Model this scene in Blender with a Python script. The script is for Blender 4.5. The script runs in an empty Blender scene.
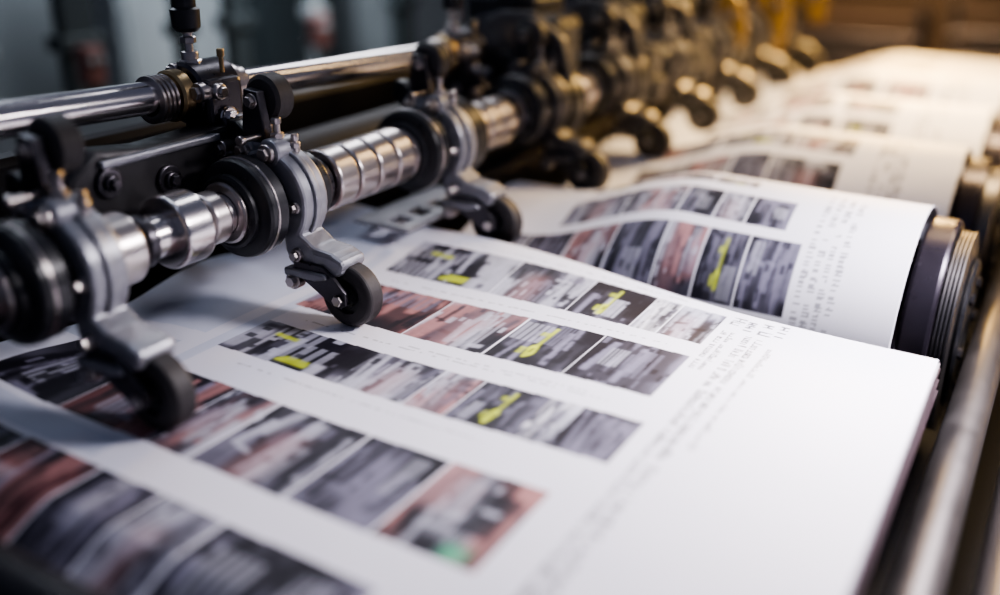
import bpy, bmesh, math, random
import numpy as np
from mathutils import Vector, Matrix
random.seed(4)
scene=bpy.context.scene
COL=scene.collection

# ---------------------------------------------------------------- materials
def mat(name,color,metal=0.0,rough=0.5,noise=0.0,scale=20,bump=0.0,rvar=0.0,emit=0.0):
    m=bpy.data.materials.new(name); m.use_nodes=True
    nt=m.node_tree; b=nt.nodes['Principled BSDF']
    b.inputs['Base Color'].default_value=(*color,1)
    b.inputs['Metallic'].default_value=metal
    b.inputs['Roughness'].default_value=rough
    if emit: b.inputs['Emission Color'].default_value=(*color,1); b.inputs['Emission Strength'].default_value=emit
    tc=nt.nodes.new('ShaderNodeTexCoord')
    nz=nt.nodes.new('ShaderNodeTexNoise'); nz.inputs['Scale'].default_value=scale; nz.inputs['Detail'].default_value=5
    nt.links.new(tc.outputs['Object'],nz.inputs['Vector'])
    if noise:
        r=nt.nodes.new('ShaderNodeMixRGB'); r.blend_type='MIX'
        r.inputs[1].default_value=(*[c*(1-noise) for c in color],1)
        r.inputs[2].default_value=(*[min(1,c*(1+noise)) for c in color],1)
        nt.links.new(nz.outputs['Fac'],r.inputs[0]); nt.links.new(r.outputs[0],b.inputs['Base Color'])
    if rvar:
        mr=nt.nodes.new('ShaderNodeMapRange'); mr.inputs['From Min'].default_value=.3; mr.inputs['From Max'].default_value=.7
        mr.inputs['To Min'].default_value=max(0.02,rough-rvar); mr.inputs['To Max'].default_value=rough+rvar
        nt.links.new(nz.outputs['Fac'],mr.inputs['Value']); nt.links.new(mr.outputs[0],b.inputs['Roughness'])
    if bump:
        bp=nt.nodes.new('ShaderNodeBump'); bp.inputs['Strength'].default_value=bump; bp.inputs['Distance'].default_value=.002
        nt.links.new(nz.outputs['Fac'],bp.inputs['Height']); nt.links.new(bp.outputs[0],b.inputs['Normal'])
    return m
CHROME=mat('chrome',(.72,.67,.66),1,.21,.02,4)
STEEL=mat('machined_steel',(.54,.49,.475),1,.29,.03,4)
CAST=mat('cast_grey_metal',(.31,.31,.34),.6,.42,.2,40,bump=.4,rvar=.06)
DCAST=mat('dark_cast_metal',(.12,.115,.12),.7,.40,.2,30)
DARKST=mat('dark_steel',(.075,.07,.08),.85,.34,.2,40,rvar=.08)
BLACK=mat('black_paint',(.018,.018,.022),.1,.36,.2,30,rvar=.1)
DPAINT=mat('charcoal_paint',(.045,.042,.045),.2,.4,.3,20,rvar=.1)
RUBBER=mat('black_rubber',(.030,.026,.028),0,.6,.3,60,bump=.5)
BRASS=mat('brass',(.42,.31,.17),1,.36,.1,10)
BRONZE=mat('dark_worn_tube',(.11,.10,.10),.9,.48,.25,10,rvar=.05)
AMBER_LIT=mat('amber_lit_paint',(.24,.155,.05),.4,.5,.2,12)  # amber paint that also carries the warm light on the far units
BED=mat('machine_bed_paint',(.013,.012,.015),.2,.45,.2,15)
ROLLER=mat('roller_dark_polish',(.04,.034,.048),.6,.28,.2,10,rvar=.05)
WORN=mat('worn_dark_ribbed_steel',(.20,.19,.20),1,.38,.1,12)
BULB=mat('glowing_bulb',(1,.72,.22),0,.5,emit=14)

# ---------------------------------------------------------------- builder
class B:
    def __init__(s): s.bm=bmesh.new()
    def _merge(s,t,M=None):
        if M is not None: bmesh.ops.transform(t,matrix=M,verts=t.verts)
        me=bpy.data.meshes.new('tmp'); t.to_mesh(me); t.free(); s.bm.from_mesh(me); bpy.data.meshes.remove(me)
    def lathe(s,prof,axis='Y',c=(0,0,0),segs=48,closed=False):
        t=bmesh.new(); rings=[]
        for a,r in prof:
            if r<1e-6: rings.append([t.verts.new((0,a,0))])
            else: rings.append([t.verts.new((r*math.cos(2*math.pi*i/segs),a,r*math.sin(2*math.pi*i/segs))) for i in range(segs)])
        n=len(rings); pairs=[(i,i+1) for i in range(n-1)]+([(n-1,0)] if closed else [])
        for i,j in pairs:
            A,C=rings[i],rings[j]
            for k in range(segs):
                k2=(k+1)%segs
                if len(A)==1 and len(C)==1: break
                if len(A)==1: t.faces.new((A[0],C[k],C[k2]))
                elif len(C)==1: t.faces.new((A[k],C[0],A[k2]))
                else: t.faces.new((A[k],C[k],C[k2],A[k2]))
        bmesh.ops.recalc_face_normals(t,faces=t.faces)
        M=Matrix.Translation(c)
        if axis=='X': M=M@Matrix.Rotation(-math.pi/2,4,'Z')
        if axis=='Z': M=M@Matrix.Rotation(math.pi/2,4,'X')
        s._merge(t,M); return s
    def cyl(s,r,a0,a1,axis='Y',c=(0,0,0),segs=40,bev=.004):
        bev=min(bev,r*.4,abs(a1-a0)*.4)
        return s.lathe([(a0,0),(a0,r-bev),(a0+bev*.3,r-bev*.3),(a0+bev,r),(a1-bev,r),(a1-bev*.3,r-bev*.3),(a1,r-bev),(a1,0)],axis,c,segs)
    def ring(s,ri,ro,a0,a1,axis='Y',c=(0,0,0),segs=48,bev=.004):
        return s.lathe([(a0,ri),(a0,ro-bev),(a0+bev,ro),(a1-bev,ro),(a1,ro-bev),(a1,ri)],axis,c,segs,True)
    def box(s,c,size,bev=.004,rot=None):
        t=bmesh.new(); bmesh.ops.create_cube(t,size=1)
        bmesh.ops.scale(t,vec=size,verts=t.verts)
        if bev: bmesh.ops.bevel(t,geom=list(t.edges),offset=bev,segments=2,affect='EDGES',profile=.5)
        M=Matrix.Translation(c)
        if rot: M=M@Matrix.Rotation(rot[1],4,rot[0])
        s._merge(t,M); return s
    def poly(s,pts,y0,y1,bev=.003,c=(0,0,0),plane='XZ'):
        t=bmesh.new()
        vs=[t.verts.new((p[0],y0,p[1])) for p in pts]
        f=t.faces.new(vs); r=bmesh.ops.extrude_face_region(t,geom=[f])
        bmesh.ops.translate(t,vec=(0,y1-y0,0),verts=[v for v in r['geom'] if isinstance(v,bmesh.types.BMVert)])
        bmesh.ops.recalc_face_normals(t,faces=t.faces)
        if bev: bmesh.ops.bevel(t,geom=[e for e in t.edges if len(e.link_faces)==2 and e.calc_face_angle(0)>.35],offset=bev,segments=2,affect='EDGES',profile=.5)
        M=Matrix.Translation(c)
        if plane=='YZ': M=M@Matrix.Rotation(math.pi/2,4,'Z')
        s._merge(t,M); return s
    def hexn(s,r,a0,a1,axis,c): return s.lathe([(a0,0),(a0,r*.9),(a0+.002,r),(a1-.003,r),(a1,r*.86),(a1,0)],axis,c,6)
    def done(s,name,m,parent=None,loc=(0,0,0),label=None,cat=None,group=None,kind=None):
        bm=s.bm
        for f in bm.faces: f.smooth=True
        for e in bm.edges:
            if len(e.link_faces)==2 and e.calc_face_angle(0)>.30: e.smooth=False
        me=bpy.data.meshes.new(name); bm.to_mesh(me); bm.free()
        me.materials.append(m)
        o=bpy.data.objects.new(name,me); COL.objects.link(o); o.location=loc
        if parent: o.parent=parent
        if label: o['label']=label
        if cat: o['category']=cat
        if group: o['group']=group
        if kind: o['kind']=kind
        return o
def bolt(parent,c,r,y0,y1,m=None,name='bolt'):
    return B().cyl(r*1.45,y0+.006,y1,c=c,bev=.003,segs=30).hexn(r,y0-.006,y0+.008,'Y',c).done(name,m or STEEL,parent)
def empty(name,loc,label,cat,group=None):
    o=bpy.data.objects.new(name,None); COL.objects.link(o); o.location=loc; o.empty_display_size=.05
    o['label']=label; o['category']=cat
    if group: o['group']=group
    return o
def copytree(root,loc,label=None,remap=None):
    n=root.copy(); COL.objects.link(n); n.location=loc
    if label: n['label']=label
    def rec(a,b):
        for ch in a.children:
            c=ch.copy(); COL.objects.link(c); c.parent=b
            if remap and ch.type=='MESH':
                m=ch.data.materials[0]
                if m in remap:
                    c.material_slots[0].link='OBJECT'; c.material_slots[0].material=remap[m]
            rec(ch,c)
    rec(root,n); return n

XS,ZS=-1.75,.305
XR,ZR=-2.0,.555

# ---------------------------------------------------------------- roller arm
arm=empty('roller_arm',(XS,1.75,ZS),'grey cast-metal arm on the shaft, black wheel pressing the paper','roller arm','roller arms along the shaft')
B().lathe([(-.165,.052),(-.165,.086),(-.160,.094),(-.146,.094),(-.143,.108),(-.136,.123),(-.128,.127),(-.076,.127),(-.068,.119),(-.066,.104),(-.048,.102),(-.046,.052)],closed=True,segs=72).done('bearing_housing',BLACK,arm)
B().lathe([(-.176,.054),(-.176,.072),(-.172,.078),(-.166,.078),(-.166,.054)],closed=True,segs=64).done('bearing_seal_ring',STEEL,arm,label='bright steel ring on the bearing')
B().ring(.100,.1295,-.114,-.106,segs=72,bev=.002).done('retaining_ring',STEEL,arm)
outer=[]
for a in range(150,-31,-10):
    t=math.radians(a); r=.125+.028*max(0,math.cos(t-.3)); outer.append((r*math.cos(t),r*math.sin(t)))
outer+=[(.150,-.088),(.165,-.100),(.225,-.106),(.252,-.118),(.260,-.134),(.256,-.156),(.238,-.168),(.11,-.168),(.085,-.152),(.072,-.12),(.070,-.085)]
inner=[(.074*math.cos(math.radians(a)),.074*math.sin(math.radians(a))) for a in range(-40,151,10)]
cb=B(); cb.poly(outer+inner,-.046,.046,.009)
cb.ring(.052,.112,-.040,.052,segs=64,bev=.008)
cb.poly([(.16,-.106),(.225,-.108),(.258,-.120),(.264,-.134),(.258,-.150),(.16,-.158)],-.048,.047,.010)
cb.poly([(p[0]*1.06,p[1]*1.06) for p in outer[3:19]]+[(p[0]*.93,p[1]*.93) for p in outer[3:19]][::-1],-.010,.010,.004)
cb.done('arm_bracket',CAST,arm)
lug=B(); lug.cyl(.030,-.035,.03,c=(-.05,0,.125),bev=.006); lug.cyl(.036,-.05,.036,c=(.045,0,.130),bev=.008); lug.box((-.002,-.002,.130),(.10,.05,.04),.01)
lug.done('clamp_lug',CAST,arm)
B().poly([(.08,-.160),(.215,-.158),(.22,-.172),(.18,-.182),(.08,-.182)],-.066,-.035,.005).done('lower_plate',CAST,arm)
fp=[(.105,-.14),(.20,-.14),(.235,-.165),(.272,-.20),(.274,-.232),(.255,-.245),(.232,-.242),(.13,-.185),(.108,-.165)]
B().poly(fp,-.056,-.044,.002).done('wheel_fork',DARKST,arm)
B().poly(fp,.034,.044,.002).done('wheel_fork',DARKST,arm)
w=B().lathe([(-.030,.046),(-.030,.070),(-.028,.076),(-.024,.081),(-.019,.083),(.018,.083),(.023,.081),(.027,.076),(.028,.070),(.028,.046)],closed=True,segs=64).done('wheel',RUBBER,arm,loc=(.25,0,-.222))
B().lathe([(-.022,0),(-.022,.018),(-.028,.02),(-.028,.028),(-.020,.03),(-.020,.046),(.022,.046),(.024,.03),(.024,0)],segs=48).done('wheel_hub',BLACK,w)
B().cyl(.010,-.062,.054,bev=.002).hexn(.015,-.067,-.056,'Y',(0,0,0)).done('axle_bolt',STEEL,w)
bolt(arm,(.105,0,-.195),.016,-.070,-.035,STEEL,'pivot_bolt')
def screw(p,c,z0,z1,r):
    B().cyl(r*.5,z0,z1,'Z',c).hexn(r,z0+.012,z0+.027,'Z',c).hexn(r*.75,z1-.014,z1+.002,'Z',c).done('clamp_screw',STEEL,p)
screw(arm,(.045,-.01,.0),.15,.212,.018); screw(arm,(.08,.014,-.01),.135,.18,.014); screw(arm,(-.005,.015,0),.135,.185,.013)
bolt(arm,(-.05,0,.125),.015,-.055,-.03,name='side_bolt'); bolt(arm,(.045,0,.130),.017,-.068,-.045,name='side_bolt'); bolt(arm,(.12,0,.0),.011,-.060,-.042,name='side_bolt'); bolt(arm,(.118,0,-.125),.012,-.066,-.044,name='side_bolt')
B().poly([(-.045,.10),(.01,.10),(.016,.17),(.0,.275),(-.045,.28),(-.062,.18)],-.024,.004,.003).done('upper_link',DARKST,arm)
B().poly([(-.04,.085),(-.01,.13),(-.10,.19),(-.13,.19),(-.14,.14),(-.10,.10)],-.012,.03,.006).done('rear_link',BLACK,arm)
B().cyl(.008,-.09,.0,c=(.0,0,.165),bev=.002).cyl(.013,-.10,-.085,c=(0,0,.165),bev=.003).done('cross_pin',STEEL,arm)
B().lathe([(.0,0),(.0,.03),(.004,.050),(.012,.060),(.06,.060),(.068,.050),(.072,.03),(.072,0)],segs=48).done('cam_roller',RUBBER,arm,loc=(-.022,.008,.25))
B().hexn(.014,-.038,-.022,'Y',(-.022,0,.25)).cyl(.02,-.026,-.014,c=(-.022,0,.25),bev=.002).done('cam_bolt',STEEL,arm)
for y,l in [(1.13,'grey cast-metal arm, black wheel pressing on the dark photo strips'),(2.47,'grey cast-metal arm, black wheel at the sheet edge')]:
    copytree(arm,(XS,y,ZS),l)
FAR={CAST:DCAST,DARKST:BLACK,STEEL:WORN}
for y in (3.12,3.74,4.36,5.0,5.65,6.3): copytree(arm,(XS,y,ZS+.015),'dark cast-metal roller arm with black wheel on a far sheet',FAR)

# ---------------------------------------------------------------- lower shaft
sh=B().cyl(.052,.55,7.4,segs=64).done('drive_shaft',CHROME,loc=(XS,0,ZS),label='polished steel drive shaft carrying collars and roller arms',cat='shaft')
def collar(y0,y1,r,m=CHROME,nm='shaft_collar',ribs=1):
    w=(y1-y0)/ribs
    pr=[(y0,.0525)]
    gpw=.006 if ribs>1 else 0
    q=min(.010,w*.25)
    for i in range(ribs):
        a=y0+i*w; b=a+w-gpw
        arc=[(q*(1-math.cos(t)),q*.8*(1-math.sin(t))) for t in [k*math.pi/12 for k in range(7)]]
        pr+=[(a+u,r-v) for u,v in arc]+[(a+q+.001,r),(b-q-.001,r)]+[(b-u,r-v) for u,v in arc[::-1]]
        if ribs>1: pr+=[(b+.0005,r-.018),(b+gpw-.0005,r-.018)]
    pr.append((y1,.0525))
    B().lathe(pr,closed=True,segs=96).done(nm,m,sh)
collar(.62,.76,.080); collar(.80,.90,.068,DARKST)
collar(1.20,1.285,.083,STEEL); collar(1.305,1.335,.062,DARKST); collar(1.39,1.475,.088); collar(1.495,1.55,.066,STEEL)
collar(1.815,1.875,.10,BLACK); collar(1.88,1.92,.072,DARKST); collar(1.925,2.28,.087,STEEL,'ribbed_collar',4)
collar(2.54,2.62,.13,BLACK); collar(2.63,2.89,.087,STEEL,'ribbed_collar',3)
for y in (3.12,3.74,4.36,5.0,5.65):
    collar(y+.08,y+.19,.15,BLACK,'drum_collar')
    if y<3.5: collar(y+.21,y+.42,.088,STEEL,'ribbed_collar',2)
def gearcase(y,m,lab):
    e=empty('gear_case',(XS,y,ZS),lab,'gear case','gear cases on the shaft')
    b=B(); b.box((.0,0,.02),(.25,.15,.25),.04); b.cyl(.11,-.09,.09,bev=.015); b.box((.12,-.01,-.05),(.08,.12,.12),.03); b.done('case_body',m,e)
    for dx,dz in ((.08,.10),(-.08,.10),(.08,-.07)): bolt(e,(dx,0,dz),.014,-.095,-.07,WORN,'case_bolt')
    B().ring(.055,.085,-.102,-.09).done('case_ring',WORN,e)
    return e
gc=gearcase(4.06,DPAINT,'charcoal blocky gear case around the drive shaft')
copytree(gc,(XS,4.68,ZS)); 
for y in (5.32,5.97): copytree(gc,(XS,y,ZS),'blocky gear case around the drive shaft in amber light',{DPAINT:AMBER_LIT if y>5.5 else DPAINT})  # the last copy is coloured amber for the warm light there

# ---------------------------------------------------------------- upper guide rod (very slightly inclined)
TILT=.036
gr=B().cyl(.041,-1.35,5.6,segs=64).done('guide_rod',CHROME,loc=(XR,1.79,ZR),label='long polished chrome guide rod above the shaft',cat='rod')
gr.rotation_euler=(-math.atan(TILT),0,0)
def rodclamp(y):
    e=empty('rod_clamp',(XR,y,ZR),'dark steel clamp on the guide rod with brass ring and spindle','clamp','clamps on the guide rod')
    b=B(); pr=[(-.19,.0415)]
    for i in range(4):
        a=-.19+i*.014; pr+=[(a,.052),(a+.002,.060),(a+.009,.060),(a+.011,.052)]
    pr.append((-.134,.0415)); b.lathe(pr,closed=True).done('threaded_collar',STEEL,e)
    B().ring(.0415,.066,-.128,-.085,bev=.006).done('brass_ring',BRASS,e,label='warm brass ring')
    b=B(); b.ring(.0415,.080,-.08,.06,bev=.008); b.box((.055,-.015,-.02),(.075,.12,.12),.012); b.box((.02,-.015,-.10),(.09,.10,.10),.01)
    b.poly([(.0,-.05),(.09,-.04),(.16,-.12),(.17,-.20),(.12,-.21),(.04,-.14),(.0,-.13)],-.05,.02,.006)
    b.done('clamp_body',DARKST,e)
    for c,r,y0,y1 in [((.07,0,.01),.018,-.10,-.06),((.12,0,-.13),.015,-.09,-.05),((.03,0,-.12),.012,-.08,-.05),((-.02,0,.06),.012,-.095,-.06)]: bolt(e,c,r,y0,y1,name='clamp_bolt')
    B().cyl(.030,.07,.105,'X',(0,-.02,-.06),bev=.006).hexn(.018,.10,.117,'X',(0,-.02,-.06)).done('clamp_bolt',CHROME,e)
    B().cyl(.022,.08,.11,'X',(0,-.045,.01),bev=.006).hexn(.014,.10,.12,'X',(0,-.045,.01)).done('clamp_bolt',STEEL,e)
    B().cyl(.020,.06,.10,'X',(0,.03,-.11),bev=.006).hexn(.013,.09,.11,'X',(0,.03,-.11)).done('clamp_bolt',STEEL,e)
    B().box((.10,.01,-.09),(.05,.05,.07),.008).box((.13,-.03,-.17),(.05,.06,.04),.008).done('link_block',CAST,e)
    b=B(); b.cyl(.011,.05,.36,'Z',(-.0,-.04,0)); b.hexn(.030,.066,.084,'Z',(0,-.04,0)); b.cyl(.022,.08,.105,'Z',(0,-.04,0)); b.hexn(.021,.125,.143,'Z',(0,-.04,0)); b.cyl(.017,.15,.2,'Z',(0,-.04,0))
    b.done('adjusting_spindle',STEEL,e)
    b=B(); b.lathe([(.155,0),(.155,.028),(.165,.036),(.21,.038),(.215,.030),(.26,.030),(.265,.038),(.30,.040),(.31,.03),(.31,0)],'Z',(0,-.04,0),28)
    b.done('spindle_knob',BLACK,e)
    B().cyl(.006,.05,.10,'Z',(.07,0,.0)).cyl(.010,.09,.112,'Z',(.07,0,0)).done('grease_nipple',BRASS,e)
    b=B(); b.ring(.0415,.062,.062,.09,bev=.006); b.ring(.0415,.05,.088,.12); b.done('spacer_sleeve',STEEL,e)
    return e
rc=rodclamp(1.79)
copytree(rc,(XR,3.02,ZR-TILT*1.23),'dark steel clamp on the guide rod beside the drum housings')

lc=B()
lc.poly([(-.52,-.10),(-.10,-.13),(.02,-.10),(.06,-.02),(.02,.05),(-.06,.065),(-.30,.055),(-.46,.075),(-.54,.02)],-.05,.05,.012,plane='YZ')
lc=lc.done('lever_casting',DPAINT,loc=(-1.93,1.80,.415),label='black painted lever casting between rod and shaft',cat='machine lever')
for yy,zz in ((-.44,0.0),(-.27,-.03)):
    B().cyl(.036,.045,.062,'X',(0,yy,zz)).cyl(.02,.058,.073,'X',(0,yy,zz)).hexn(.014,.07,.085,'X',(0,yy,zz)).done('boss_cap',DARKST,lc)
B().box((.052,-.28,.045),(.03,.36,.018),.005).done('edge_strip',CAST,lc)
B().cyl(.085,1.95,4.2,segs=56,bev=.012).done('rubber_roller',RUBBER,loc=(-2.13,0,.25),label='long black rubber roller behind the shaft',cat='roller')
b=B(); b.cyl(.05,.9,1.9,segs=56,bev=.012); b.ring(.04,.075,1.2,1.24); b.ring(.04,.075,1.6,1.64); sr=b.done('steel_roller',DARKST,loc=(-2.08,0,.22),label='dark steel roller behind the shaft',cat='roller')
B().box((-.13,1.0,0),(.26,.05,.10),.01).done('support_arm',BLACK,sr); B().box((-.13,1.8,0),(.26,.05,.10),.01).done('support_arm',BLACK,sr)
gp=B(); gp.box((0,0,0),(.10,.46,.014),.004); gp.box((.14,0,0),(.05,.46,.014),.004)
for k in range(5): gp.box((.08,-.21+k*.105,0),(.09,.035,.014),.003)
gp.done('guide_plate',CAST,loc=(-1.84,2.46,.085),label='grey slotted metal guide plate beside the paper edge',cat='guide plate')

# ---------------------------------------------------------------- drum housings
def head(y,m1,m2,m3,s=1.0,z=.46,x=-2.0,lab=None):
    e=empty('drum_housing',(x,y,z),lab or 'black drum housing with cast side plate on the rod','press housing','drum housings along the press')
    b=B(); b.cyl(.20*s,-.15,.02,segs=64,bev=.03); b.ring(.06,.16*s,.02,.15,bev=.015); b.box((-.12,.0,-.20),(.24,.28,.34),.03)
    b.box((.13,-.02,.03),(.28,.24,.28),.05)
    b.done('drum',m1,e)
    B().ring(.13*s,.165*s,-.165,-.148,segs=56,bev=.004).done('drum_rim',m3,e)
    b=B(); b.poly([(-.06,.10),(.06,.19),(.20,.19),(.33,.10),(.37,-.04),(.35,-.14),(.27,-.15),(.24,-.05),(.14,-.02),(.06,-.02),(-.06,-.04)],-.21,-.17,.010); b.cyl(.05,-.22,-.14); b.done('side_plate',m2,e)
    b=B(); b.box((.02,-.02,.19),(.32,.26,.12),.03); b.cyl(.07,-.16,.12,c=(.08,0,.25),bev=.015); b.done('top_block',m1,e)
    bolt(e,(0,0,0),.025,-.235,-.17,m3,name='cover_bolt'); bolt(e,(.28,0,.02),.020,-.235,-.19,m3,name='cover_bolt')
    return e
h1=head(3.42,BLACK,DCAST,WORN,1,.46)
for y in (4.03,4.66): copytree(h1,(-1.98,y,.46))
h2=head(5.3,DPAINT,AMBER_LIT,WORN,1.1,.46,-1.93,'charcoal drum housing with amber side plate under warm light')
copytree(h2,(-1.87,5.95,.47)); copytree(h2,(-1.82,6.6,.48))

# ---------------------------------------------------------------- printed paper
def vn(H,W,nv,nu,r):
    g=r.rand(nv+2,nu+2)
    a=np.linspace(0,nv,H,endpoint=False)[:,None]*np.ones((1,W)); b=np.linspace(0,nu,W,endpoint=False)[None,:]*np.ones((H,1))
    i=a.astype(int); j=b.astype(int); f=a-i; h=b-j; f=f*f*(3-2*f); h=h*h*(3-2*h)
    return g[i,j]*(1-f)*(1-h)+g[i+1,j]*f*(1-h)+g[i,j+1]*(1-f)*h+g[i+1,j+1]*f*h
def blur(I,s):
    if s<.3: return I
    k=np.arange(-int(3*s)-1,int(3*s)+2); wv=np.exp(-k*k/(2*s*s)); wv/=wv.sum(); n=len(k)//2
    P=np.pad(I,((n,n),(n,n),(0,0)),mode='edge')
    A=sum(wv[q]*P[q:q+I.shape[0]] for q in range(len(k)))
    return sum(wv[q]*A[:,q:q+I.shape[1]] for q in range(len(k)))
DK=np.array((.012,.011,.018)); MD=np.array((.080,.076,.105)); LT=np.array((.48,.48,.57)); PK=np.array((.50,.24,.235)); YG=np.array((.60,.68,.05)); RD=np.array((.14,.05,.055)); GN=np.array((.10,.42,.26)); WH=np.array((.74,.73,.79))
def photo(wx,hy,style,seed):
    W=max(24,int(wx/.0025)); H=max(24,int(hy/.0025)); r=np.random.RandomState(seed)
    U=np.linspace(0,1,W)[None,:]*np.ones((H,1)); V=np.linspace(0,1,H)[:,None]*np.ones((1,W))
    lo=vn(H,W,2,3,r)[...,None]; hf=vn(H,W,30,40,r)[...,None]
    sty=vn(H,W,3,30,r)[...,None]; n8=vn(H,W,8,10,r); n16=vn(H,W,12,20,r)
    A,Bc,Cc={'dark':(DK,MD*.6,MD*2.4),'mid':(MD*.4,MD*1.8,LT*.9),'light':(MD,LT,WH),'pink':(MD*.7,PK*.7+MD*.3,LT*.9),'red':(DK*1.5,RD,PK*.8),'yel':(DK,MD*.4,MD*1.8),'ygr':(DK,MD*1.0,LT*.9),'green':(DK,MD*.8,PK*.8)}[style]
    t=np.clip((lo-.5)*2.2+.42,0,1)
    I=np.where(t<.5,A+(Bc-A)*t*2,Bc+(Cc-Bc)*(t-.5)*2)
    def bx(cu,cv,wu,wv,sk=0,sl=0): return ((abs(U-cu-sk*(V-.5))<wu)&(abs(V-cv-sl*(U-.5))<wv))[...,None]
    for k in range(6):
        mm=bx(r.rand(),r.uniform(.2,.8),r.uniform(.05,.18),r.uniform(.25,.6),r.uniform(-.25,.25),r.uniform(-.3,.3)); c=[A,Bc,Cc,DK][r.randint(4)]
        I=I*(1-mm*.85)+c*mm*.85
    I=blur(I,2.0)
    for k in range(13):
        if r.rand()<.86: mm=bx(r.rand(),r.uniform(.2,.8),r.uniform(.010,.045),r.uniform(.2,.6),r.uniform(-.15,.15))
        else: mm=bx(r.rand(),r.rand(),r.uniform(.06,.2),r.uniform(.02,.05),0,r.uniform(-.3,.3))
        c=[DK,Cc,DK,LT if style not in('dark','red','yel') else MD*3,A][r.randint(5)]
        I=I*(1-mm*.8)+c*mm*.8
    I=blur(I,.9)
    for k in range(2):
        cu,cv=r.uniform(.15,.85),r.uniform(.2,.8); wu,wv=r.uniform(.08,.2),r.uniform(.15,.32)
        p=r.randint(4,7); gr=bx(cu,cv,wu,wv)&(((U-cu+wu)/(2*wu)*p%1>.35)[...,None])
        c=[LT,MD*2.5,LT*.8,Cc][r.randint(4)]; I=I*(1-gr*.55)+c*gr*.55
    for k in range(14):
        mm=bx(r.rand(),r.rand(),r.uniform(.012,.04),r.uniform(.03,.09))
        c=[DK,DK,Cc,A,Bc,LT if style in('mid','light','ygr','pink') else MD*2][r.randint(6)]
        I=I*(1-mm*.8)+c*mm*.8
    I=blur(I,.6)
    I=I*(.94+.12*hf)*(.86+.28*sty)
    def put(mask,c,s,al,tex=True):
        nonlocal I
        M=blur(mask[...,None].astype(float)*np.ones(3),s)*al; I=I*(1-M)+c*M*((.65+.45*n8[...,None]) if tex else 1)
    if style=='yel':
        x0=r.uniform(.42,.56)
        put((((U-x0-.01)/.065)**2+((V-.28)/.18)**2<.35+.9*n8),YG,1.0,.95)
        put((abs(U-x0-.02)<.022)&(V>.36)&(V<.90),YG,.9,.9); put((abs(U-x0+.10)<.03)&(V>.2)&(V<.36),YG,.9,.75)
        put((abs(V-.72)<.05)&(abs(U-x0+.05)<.05),YG,1.1,.7); put((abs(V-.32)<.05)&(abs(U-x0-.01)<.018),DK,.8,.6,False)
    if style=='ygr':
        put((abs(U-.60-.12*V)<.10*(.6+n8))&(abs(V-.17)<.085),YG*.9,1.3,.88); put((abs(V-.74+.15*U)<.045)&(U>.2)&(U<.42),YG,1.1,.8); put((abs(U-.8)<.05)&(V<.28),LT,1.5,.8,False); put((abs(U-.44)<.02)&(V<.6),LT,.8,.7,False)
    if style=='green':
        put((abs(U-.74)<.11)&(abs(V-.09)<.085),GN,3,.92); put((U<.36)&(V>.45),PK*.8+LT*.2,6,.5,False)
        put((abs(U-.72)<.17)&(abs(V-.55)<.25),DK*1.2,1,.85,False); put((abs(V-.58)<.03)&(abs(U-.72)<.09),LT,.8,.8,False); put((abs(U-.42)<.06)&(V>.2),LT*.9,4,.6,False)
    if style in('mid','pink'): put((abs(U-r.uniform(.3,.7))<.12)&(V<.7),PK*.9+MD*.3,7,.4,False)
    return np.clip(I,0,1)
def patch(C,X,Y,x0,x1,y0,y1,seed,style):
    m=(X>=x0)&(X<=x1)&(Y>=y0)&(Y<=y1)
    if not m.any(): return
    I=photo(x1-x0,y1-y0,style,seed); H,W=I.shape[:2]
    u=(X[m]-x0)/(x1-x0)*(W-1.001); v=(Y[m]-y0)/(y1-y0)*(H-1.001)
    j=u.astype(int); i=v.astype(int); fu=(u-j)[:,None]; fv=(v-i)[:,None]
    C[m]=I[i,j]*(1-fu)*(1-fv)+I[i,j+1]*fu*(1-fv)+I[i+1,j]*(1-fu)*fv+I[i+1,j+1]*fu*fv
def textcol(C,X,Y,x0,x1,y0,y1,seed,pitch=.022,dark=.45,lw=.016,cw=1.0):
    r=np.random.RandomState(seed); ncol=max(1,int(round((x1-x0)/pitch)))
    for k in range(ncol):
        xa=x0+k*pitch; y=y0+r.rand()*.006
        sel=(X[0]>xa-.002)&(X[0]<xa+lw+.004); js=np.where(sel)[0]
        if len(js)==0: continue
        Xs=X[:,js]; Ys=Y[:,js]; Cs=C[:,js]; sw=.0036*cw**.5
        while y<y1:
            w=r.uniform(.009,.014)*cw
            if r.rand()<.12: y+=.012*cw; continue
            h=lw*r.choice([.7,.7,1.0]); st=r.randint(5)
            inb=(Xs>xa)&(Xs<xa+h)&(Ys>y)&(Ys<y+w)
            if st==0: mm=inb&((Ys<y+sw)|(Xs<xa+sw))
            elif st==1: mm=inb&((Ys<y+sw)|(Ys>y+w-sw)|(Xs<xa+sw))
            elif st==2: mm=inb&((Ys<y+sw)|(abs(Xs-xa-h*.5)<sw*.6)|(Ys>y+w-sw))
            elif st==3: mm=inb&((Ys<y+sw)|(Ys>y+w-sw)|(Xs<xa+sw)|(Xs>xa+h-sw))
            else: mm=inb&(abs(Ys-y-w*.5)<sw*.6)
            Cs[mm]=Cs[mm]*(1-dark)+DK*dark
            y+=w+.003*cw
        C[:,js]=Cs
PAPER=np.array((.79,.78,.87))
PM=bpy.data.materials.new('printed_paper'); PM.use_nodes=True
nt=PM.node_tree; bs=nt.nodes['Principled BSDF']; at=nt.nodes.new('ShaderNodeAttribute'); at.attribute_name='ink'
nt.links.new(at.outputs['Color'],bs.inputs['Base Color']); bs.inputs['Roughness'].default_value=.5; bs.inputs['Specular IOR Level'].default_value=.25
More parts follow.
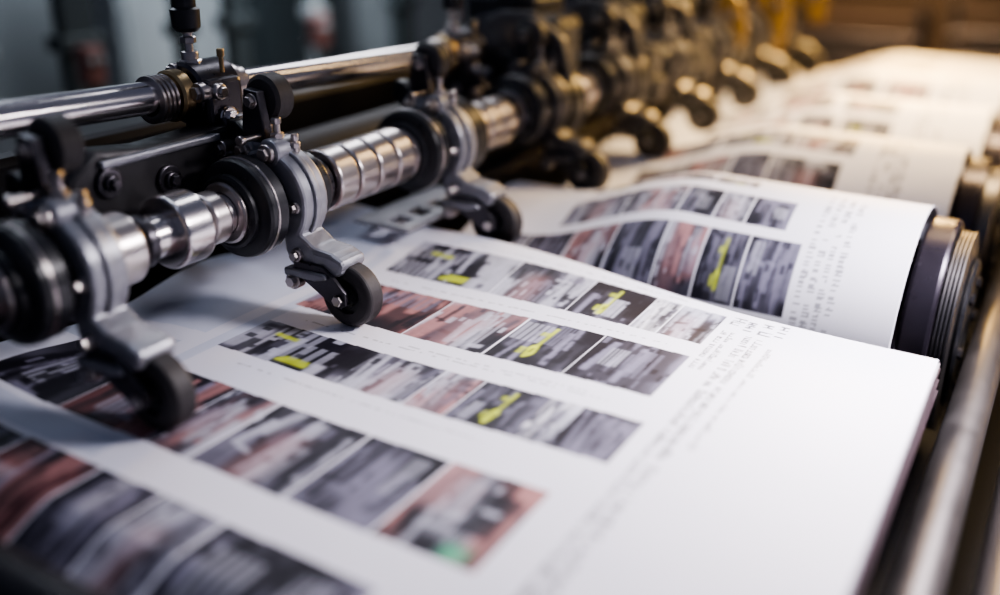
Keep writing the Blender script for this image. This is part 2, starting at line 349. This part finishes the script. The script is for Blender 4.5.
nz=nt.nodes.new('ShaderNodeTexNoise'); nz.inputs['Scale'].default_value=3.0; tc=nt.nodes.new('ShaderNodeTexCoord'); nt.links.new(tc.outputs['Object'],nz.inputs['Vector'])
bp=nt.nodes.new('ShaderNodeBump'); bp.inputs['Strength'].default_value=.25; bp.inputs['Distance'].default_value=.02; nt.links.new(nz.outputs['Fac'],bp.inputs['Height']); nt.links.new(bp.outputs[0],bs.inputs['Normal'])
def gridsheet(name,P,C,label,group='printed sheets on the press',m=PM):
    ny,nx,_=P.shape
    me=bpy.data.meshes.new(name)
    idx=np.arange(ny*nx).reshape(ny,nx)
    q=np.stack([idx[:-1,:-1],idx[:-1,1:],idx[1:,1:],idx[1:,:-1]],-1).reshape(-1,4)
    me.vertices.add(ny*nx); me.vertices.foreach_set('co',P.reshape(-1).astype(np.float32))
    me.loops.add(q.size); me.loops.foreach_set('vertex_index',q.reshape(-1).astype(np.int32))
    me.polygons.add(len(q)); me.polygons.foreach_set('loop_start',(np.arange(len(q))*4).astype(np.int32))
    me.polygons.foreach_set('use_smooth',np.ones(len(q),bool))
    me.update(calc_edges=True); me.validate()
    if C is not None:
        a=me.color_attributes.new(name='ink',type='FLOAT_COLOR',domain='POINT')
        cc=np.ones((ny*nx,4),np.float32); cc[:,:3]=C.reshape(-1,3); a.data.foreach_set('color',cc.reshape(-1))
    me.materials.append(m)
    o=bpy.data.objects.new(name,me); COL.objects.link(o)
    so=o.modifiers.new('thickness','SOLIDIFY'); so.thickness=.0025; so.offset=-1
    o['label']=label; o['category']='paper sheet'; o['group']=group
    return o
def sm(t): t=np.clip(t,0,1); return t*t*(3-2*t)

st=.0032
xs=np.arange(-2.15,-.158,st); ts=np.linspace(0,1,520)
X,T=np.meshgrid(xs,ts)
yfar=2.305+.10*(-X-.16)/1.5
Y=.70+(yfar-.70)*T
Z=.05*sm((Y-1.95)/.45)*sm((-X-.6)/.9)+.020*sm((-X-1.70)/.35)*np.sin(Y*9+X*4)+.004*np.sin(X*5+Y*3)
Z-=.05*sm((.85-Y)/.15)
C=np.ones(X.shape+(3,))*PAPER
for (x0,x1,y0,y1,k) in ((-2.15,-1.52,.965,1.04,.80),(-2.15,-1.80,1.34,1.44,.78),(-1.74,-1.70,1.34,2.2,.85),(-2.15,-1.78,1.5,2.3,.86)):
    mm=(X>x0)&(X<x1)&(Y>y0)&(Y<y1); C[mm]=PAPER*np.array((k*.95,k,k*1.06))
R=[(2.09,2.295,[(-1.66,-1.30,'ygr'),(-1.298,-1.06,'mid'),(-1.058,-.875,'yel'),(-.873,-.80,'light'),(-.798,-.68,'mid')]),
   (1.765,2.01,[(-1.72,-1.36,'red'),(-1.357,-1.12,'pink'),(-1.116,-.90,'yel'),(-.896,-.675,'dark')]),
   (1.465,1.65,[(-1.70,-1.34,'ygr'),(-1.339,-1.14,'mid'),(-1.138,-1.03,'pink'),(-1.028,-.86,'yel'),(-.858,-.78,'light'),(-.778,-.64,'dark')]),
   (1.06,1.325,[(-2.05,-1.76,'dark'),(-1.757,-1.49,'red'),(-1.487,-1.36,'pink'),(-1.356,-1.11,'mid'),(-1.105,-.91,'dark'),(-.905,-.69,'green')]),
   (.70,.95,[(-2.1,-1.92,'dark'),(-1.915,-1.70,'dark'),(-1.694,-1.47,'red'),(-1.465,-1.30,'dark'),(-1.295,-1.14,'mid'),(-1.134,-.80,'dark')])]
sd=10
for y0,y1,L in R:
    for x0,x1,s in L:
        sd+=7; patch(C,X,Y,x0,x1,y0,y1,sd,s)
textcol(C,X,Y,-.60,-.54,.95,2.20,3,.030,.9,.022)
textcol(C,X,Y,-.53,-.51,1.6,2.15,9,.025,.7,.016)
textcol(C,X,Y,-.66,-.62,1.95,2.2,5,.022,.8,.016)
textcol(C,X,Y,-.66,-.52,2.225,2.30,15,.040,.85,.034,1.9)
for yy,x0,x1 in ((2.045,-1.6,-.75),(2.325,-1.6,-.8),(1.70,-1.62,-.75),(1.715,-1.3,-.8),(1.42,-1.6,-.9)):
    r=np.random.RandomState(int(yy*1000)); g=r.rand(400)
    mm=(abs(Y-yy)<.003)&(X>x0)&(X<x1)&(g[((X+2.2)/.008).astype(int)%400]>.4); C[mm]*=.66
s1=gridsheet('printed_sheet',np.stack([X,Y,Z],-1),C,'white sheet printed with rows of dark and colourful photo strips')

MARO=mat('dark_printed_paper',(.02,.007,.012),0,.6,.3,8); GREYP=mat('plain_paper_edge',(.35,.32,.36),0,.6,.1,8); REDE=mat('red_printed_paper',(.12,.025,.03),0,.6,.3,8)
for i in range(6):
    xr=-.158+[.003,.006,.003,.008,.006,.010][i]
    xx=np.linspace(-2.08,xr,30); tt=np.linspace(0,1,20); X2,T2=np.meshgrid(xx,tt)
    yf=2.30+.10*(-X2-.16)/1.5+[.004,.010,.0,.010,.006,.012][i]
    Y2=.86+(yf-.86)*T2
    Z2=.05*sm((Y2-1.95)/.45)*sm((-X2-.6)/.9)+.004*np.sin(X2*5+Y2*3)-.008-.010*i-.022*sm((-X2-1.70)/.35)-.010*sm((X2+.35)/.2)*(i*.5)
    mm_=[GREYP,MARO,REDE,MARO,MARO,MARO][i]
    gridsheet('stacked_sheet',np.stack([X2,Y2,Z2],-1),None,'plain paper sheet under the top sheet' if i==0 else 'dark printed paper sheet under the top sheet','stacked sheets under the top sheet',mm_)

RY=[2.88,3.76,4.63,5.5]; RZ=-.20; RR=.40
def draped(k,xr,rows,step,label,last=False):
    cy=RY[k]; th=np.linspace(math.radians(200),math.radians(90 if last else 62),90)
    py=list(cy+RR*np.cos(th)); pz=list(RZ+RR*np.sin(th))
    if last:
        for i in range(1,36): py.append(cy+i*.03); pz.append(RZ+RR-.0012*i)
    else:
        y0,z0=py[-1],pz[-1]; dy,dz=math.sin(th[-1]),-math.cos(th[-1])
        for i in range(1,26): py.append(y0+dy*i*.0085); pz.append(z0+dz*i*.0085)
    d=np.r_[0,np.cumsum(np.hypot(np.diff(py),np.diff(pz)))]
    s=np.arange(0,d[-1],step); yy=np.interp(s,d,py); zz=np.interp(s,d,pz)
    x=np.arange(-1.76,xr,step); X,S=np.meshgrid(x,s)
    Yp=np.repeat(yy[:,None],len(x),1); Zp=np.repeat(zz[:,None],len(x),1)
    lf=sm((-X-.95)/.6); l2=sm((-X-.35)/1.2)
    Zp=Zp-.155*lf*sm((Zp+.15)/.30)
    Yp=Yp+.10*l2*sm((Yp-cy+.45)/.35)
    Zp+=.002*np.sin(X*5+S*4)
    C=np.ones(X.shape+(3,))*PAPER
    sd=100*k+50
    for a0,a1,L in rows:
        for x0,x1,stl in L:
            sd+=3; patch(C,X,S,x0,x1,a0,a1,sd,stl)
    textcol(C,X,S,-.57,-.45,.12,.75,20+k,.03,.6,.022)
    return gridsheet('draped_sheet',np.stack([X,Yp,Zp],-1),C,label)
rowA=[(.285,.505,[(-1.70,-1.5,'mid'),(-1.495,-1.33,'dark'),(-1.323,-1.17,'pink'),(-1.163,-1.0,'dark'),(-.993,-.87,'pink'),(-.863,-.74,'yel'),(-.733,-.59,'dark')]),
      (.545,.67,[(-1.42,-1.2,'mid'),(-1.194,-1.0,'pink'),(-.994,-.88,'dark'),(-.874,-.78,'mid'),(-.774,-.65,'dark')]),
      (.73,.79,[(-1.4,-1.2,'ygr'),(-1.195,-.95,'mid'),(-.945,-.8,'ygr')])]
draped(0,-.29,rowA,.005,'white printed sheet with photo strips draped over a roller')
rowB=[(.36,.55,[(-1.5,-1.3,'mid'),(-1.295,-1.1,'pink'),(-1.095,-.95,'dark'),(-.943,-.68,'mid')]),(.60,.72,[(-1.5,-1.2,'mid'),(-1.19,-.9,'ygr'),(-.89,-.66,'pink')])]
draped(1,-.29,rowB,.008,'white printed sheet with dark strips under warm light')
rowC=[(.36,.54,[(-1.5,-1.3,'mid'),(-1.28,-1.1,'pink'),(-1.08,-.9,'mid'),(-.88,-.66,'ygr')]),(.60,.72,[(-1.5,-1.25,'mid'),(-1.2,-.95,'pink'),(-.9,-.66,'mid')])]
draped(2,-.29,rowC,.012,'white printed sheet glowing yellow under warm lamp light')
draped(3,-.29,[(.45,.62,[(-1.4,-1.15,'pink'),(-1.1,-.9,'mid'),(-.85,-.65,'pink')]),(.85,1.05,[(-1.3,-1.0,'mid'),(-.95,-.7,'pink')]),(1.25,1.45,[(-1.3,-1.0,'pink'),(-.95,-.7,'mid')])],.014,'pale sheet glowing yellow at the press end',True)

# ---------------------------------------------------------------- press rollers
pr_=empty('press_roller',(-.3,RY[0]+.07,RZ+.02),'dark polished roller with narrow ribbed metal end','roller','rollers carrying the sheets')
B().cyl(.26,-.40,.035,'X',segs=72,bev=.01).done('roller_drum',ROLLER,pr_)
B().cyl(.335,.0,.085,'X',segs=120,bev=.012).done('end_flange',ROLLER,pr_)
g=B(); pf=[(.086,.04)]
for i in range(4):
    a=.088+i*.011; pf+=[(a,.290),(a+.002,.304),(a+.008,.304),(a+.010,.290)]
pf+=[(.133,.26),(.133,.04)]
g.lathe(pf,'X',closed=True,segs=120); g.done('ribbed_drum_end',WORN,pr_,label='ribbed worn steel end ring')
B().ring(.05,.23,.134,.152,'X',segs=64,bev=.008).done('end_cap',BLACK,pr_)
for i in range(6):
    a=i*math.tau/6; B().hexn(.018,.150,.164,'X',(0,.16*math.cos(a),.16*math.sin(a))).done('cap_bolt',DARKST,pr_)
for i in (1,2,3): copytree(pr_,(-.3,RY[i]+.07,RZ+.02))

# ---------------------------------------------------------------- frame pieces
B().box((-1.12,1.55,-.135),(1.86,1.46,.06),.01).done('feed_table',BED,label='dark metal feed table beneath the sheets',cat='table')
B().cyl(.050,.4,6.5,segs=64).ring(.04,.055,1.1,1.16).done('tube_rail',BRONZE,loc=(-.078,0,-.18),label='dark worn round rail along the sheet edge',cat='rail')
B().cyl(.055,.4,7.2,segs=64).done('tube_rail',WORN,loc=(.07,0,-.20),label='silver-grey round rail along the machine',cat='rail')
B().box((-.98,3.9,-.82),(2.7,7.2,.36),.02).done('machine_bed',BED,label='dark painted machine bed under the rollers',cat='machine base')
B().box((.28,3.9,-.36),(.16,7.2,.22),.02).done('frame_beam',BED,label='dark frame beam of the press',cat='machine frame')
B().box((-2.42,3.9,-.0),(.22,7.0,.84),.03).done('rear_beam',BED,label='dark machine frame behind the shaft',cat='machine frame')
B().cyl(.06,-2.2,.1,'X',(0,0,0),48).done('front_bar',BLACK,loc=(0,.655,-.02),label='black round bar at the sheet end',cat='bar')
B().box((-2.22,3.9,-.15),(.12,6.6,.12),.02).done('side_ledge',DARKST,label='dark steel ledge beside the paper',cat='ledge')

# ---------------------------------------------------------------- room
WALLG=mat('wall_blue_grey',(.20,.215,.225),0,.8,.45,.9); WARMW=mat('wall_warm',(.13,.095,.065),0,.8,.5,.8); FLOORM=mat('floor_concrete',(.10,.10,.10),0,.5,.3,2.0)
def plane(name,c,size,m): return B().box(c,size,0).done(name,m,kind='structure')
plane('floor',(-2,6,-1.25),(14,20,.1),FLOORM)
plane('wall_west',(-7.05,6,1.0),(.1,20,4.4),WALLG)
plane('wall_north',(-2,15.05,1.0),(14,.1,4.4),WARMW)
LG=mat('grey_panel',(.28,.30,.31),.1,.5,.3,2); DG=mat('charcoal_panel',(.035,.044,.048),.2,.5,.3,3); REDP=mat('dull_red_paint',(.14,.06,.055),0,.5,.1,3); DBR=mat('dark_brown_machine',(.055,.038,.028),.3,.5,.3,4)
def cabinet(loc,w,d,h,m,lab):
    e=empty('machine_cabinet',loc,lab,'cabinet')
    B().box((0,0,h/2),(d,w,h),.02).done('body',m,e)
    for sgn in(-1,1):
        dd=B().box((d/2+.012,sgn*w*.24,h*.5),(.02,w*.42,h*.86),.008).done('door',m,e)
        B().cyl(.012,h*.4,h*.6,'Z',(d/2+.04,sgn*w*.05,0)).done('handle',CHROME,dd)
cabinet((-6.0,4.9,-1.2),1.0,.6,2.2,LG,'pale grey metal machine cabinet by the wall')
cabinet((-6.2,6.5,-1.2),1.0,.6,2.0,DG,'charcoal metal machine cabinet by the wall')
cabinet((-6.0,8.2,-1.2),1.1,.6,1.6,LG,'pale grey metal machine cabinet by the wall')
cabinet((-6.2,10.6,-1.2),1.6,.6,1.5,DG,'charcoal metal machine cabinet by the wall')
for i,(x,y,wd,m) in enumerate([(-4.6,2.72,.07,LG),(-4.6,3.28,.20,DG),(-4.6,3.98,.07,DG),(-4.6,4.42,.16,DG),(-4.6,5.15,.06,LG),(-4.6,6.15,.20,DG),(-4.6,7.3,.08,LG)]):
    b=B(); b.box((0,0,1.3),(.09,wd,2.6),.01); b.box((0,0,.02),(.3,max(.3,wd),.04),.01); b.box((0,0,1.55),(.14,wd+.08,.08),.01)
    b.done('steel_post',m,loc=(x,y,-1.2),label='charcoal upright steel post' if m is DG else 'pale grey upright steel post',cat='post',group='steel posts')
def ctrl(x,y,z):
    e=empty('control_box',(x,y,z),'dull red control box on a thin stand','control box','red control boxes')
    B().box((0,0,1.47),(.10,.12,.20),.02).done('housing',REDP,e); B().cyl(.02,.03,1.38,'Z').done('stand',DG,e); B().cyl(.14,0,.03,'Z').done('base',DG,e)
    for k in (-.03,.03): B().cyl(.018,.05,.07,'X',(0,k,1.5)).done('button',LG,e)
ctrl(-4.3,3.12,-1.2); ctrl(-4.3,4.85,-1.2); ctrl(-4.0,6.3,-1.2)
def unit(x,y,wd,h,lab):
    e=empty('delivery_unit',(x,y,-1.2),lab,'printing machine','delivery machines')
    B().box((0,0,h/2),(wd,.9,h),.04).done('body',DBR,e)
    B().box((0,-.47,h*.55),(wd*.8,.03,h*.5),.01).done('cover_panel',DPAINT,e)
    for k in range(2):
        B().cyl(.025,-wd/2,wd/2,'X',(0,-.56-.04*(k%2),h*.6+k*.25)).done('cross_bar',WORN,e)
    for sx in (-wd/2,wd/2): B().box((sx,-.45,h/2+.05),(.07,.25,h+.1),.01).done('side_post',DPAINT,e)
unit(-4.3,12.5,1.6,1.3,'dark brown delivery machine with horizontal steel bars')
unit(-2.3,11.6,1.5,1.15,'dark brown delivery machine lit amber by a lamp')
unit(-.5,12.2,1.6,1.2,'dark brown delivery machine with worn cross bars')
def lamp_at(loc,rz):
    wl=empty('added_glow_lamp',loc,'added yellow lamp glowing at the end of the press','lamp')  # lamp added for the yellow glow of a lit machine head
    B().cyl(.05,0,.02,'Z').cyl(.014,.0,.12,'Z').done('lamp_stand',DARKST,wl)
    B().lathe([(-.10,.0),(-.10,.04),(-.06,.06),(.02,.12),(.02,.112),(-.055,.052),(-.09,.035),(-.09,0)],'X',(.06,0,.17),40).done('lamp_shade',AMBER_LIT,wl)
    B().lathe([(-.05,0),(-.045,.03),(-.02,.05),(.01,.05),(.03,.03),(.035,0)],'X',(.06,0,.17),32).done('bulb',BULB,wl)
    wl.rotation_euler=(0,0,math.radians(rz)); return wl
lamp_at((-2.45,7.15,.42),-60)

# ---------------------------------------------------------------- lights
def area(loc,target,size,sy,power,color,spread=180):
    l=bpy.data.lights.new('lamp','AREA'); l.shape='RECTANGLE'; l.size=size; l.size_y=sy; l.energy=power; l.color=color; l.spread=math.radians(spread)
    o=bpy.data.objects.new('added_area_light',l); COL.objects.link(o); o.location=loc  # unseen area lights added for key light, reflections, warm glow and backdrop
    d=Vector(target)-Vector(loc); o.rotation_euler=d.to_track_quat('-Z','Y').to_euler(); return o
area((.45,2.75,1.45),(-.26,2.10,0),.5,.5,48,(1,.94,.99),82)
area((-3.0,2.2,2.6),(-1.7,1.9,.3),.35,2.8,22,(.78,.87,1))  # added strip for highlights on the polished shaft parts
area((-3.3,5.0,2.3),(-2.0,3.9,.5),.5,4.2,60,(.92,.94,1))  # added so the guide rod has something bright to reflect
area((-1.2,1.0,3.0),(-1.3,1.6,0),.35,1.8,3,(.66,.75,1))
area((.15,4.9,2.3),(-.8,4.75,0),.6,1.7,110,(1,.70,.34),95)
area((-1.3,8.6,1.9),(-1.0,6.0,.1),.9,.6,75,(1,.60,.18),70)
area((-4.9,5.0,2.7),(-6.3,5.5,0),.6,4.5,150,(.84,.92,1),130)  # added to brighten the west wall
area((-1.8,9.6,2.4),(-2.4,12.2,.0),1.6,.6,150,(1,.66,.36),110)
w=bpy.data.worlds.new('world'); scene.world=w; w.use_nodes=True
w.node_tree.nodes['Background'].inputs[0].default_value=(.36,.41,.62,1); w.node_tree.nodes['Background'].inputs[1].default_value=.22

# ---------------------------------------------------------------- camera
cd=bpy.data.cameras.new('camera'); cam=bpy.data.objects.new('camera',cd); COL.objects.link(cam); scene.camera=cam
cam.location=(0,0,1); cam.rotation_euler=(math.radians(67.8),0,math.radians(31.1))
cd.sensor_width=36; cd.lens=34.2; cd.clip_start=.05
cd.dof.use_dof=True; cd.dof.focus_distance=2.42; cd.dof.aperture_fstop=.42
try:
    scene.view_settings.view_transform='AgX'; scene.view_settings.look='AgX - Medium High Contrast'
    scene.view_settings.exposure=-.08
except Exception as ex: print(ex)
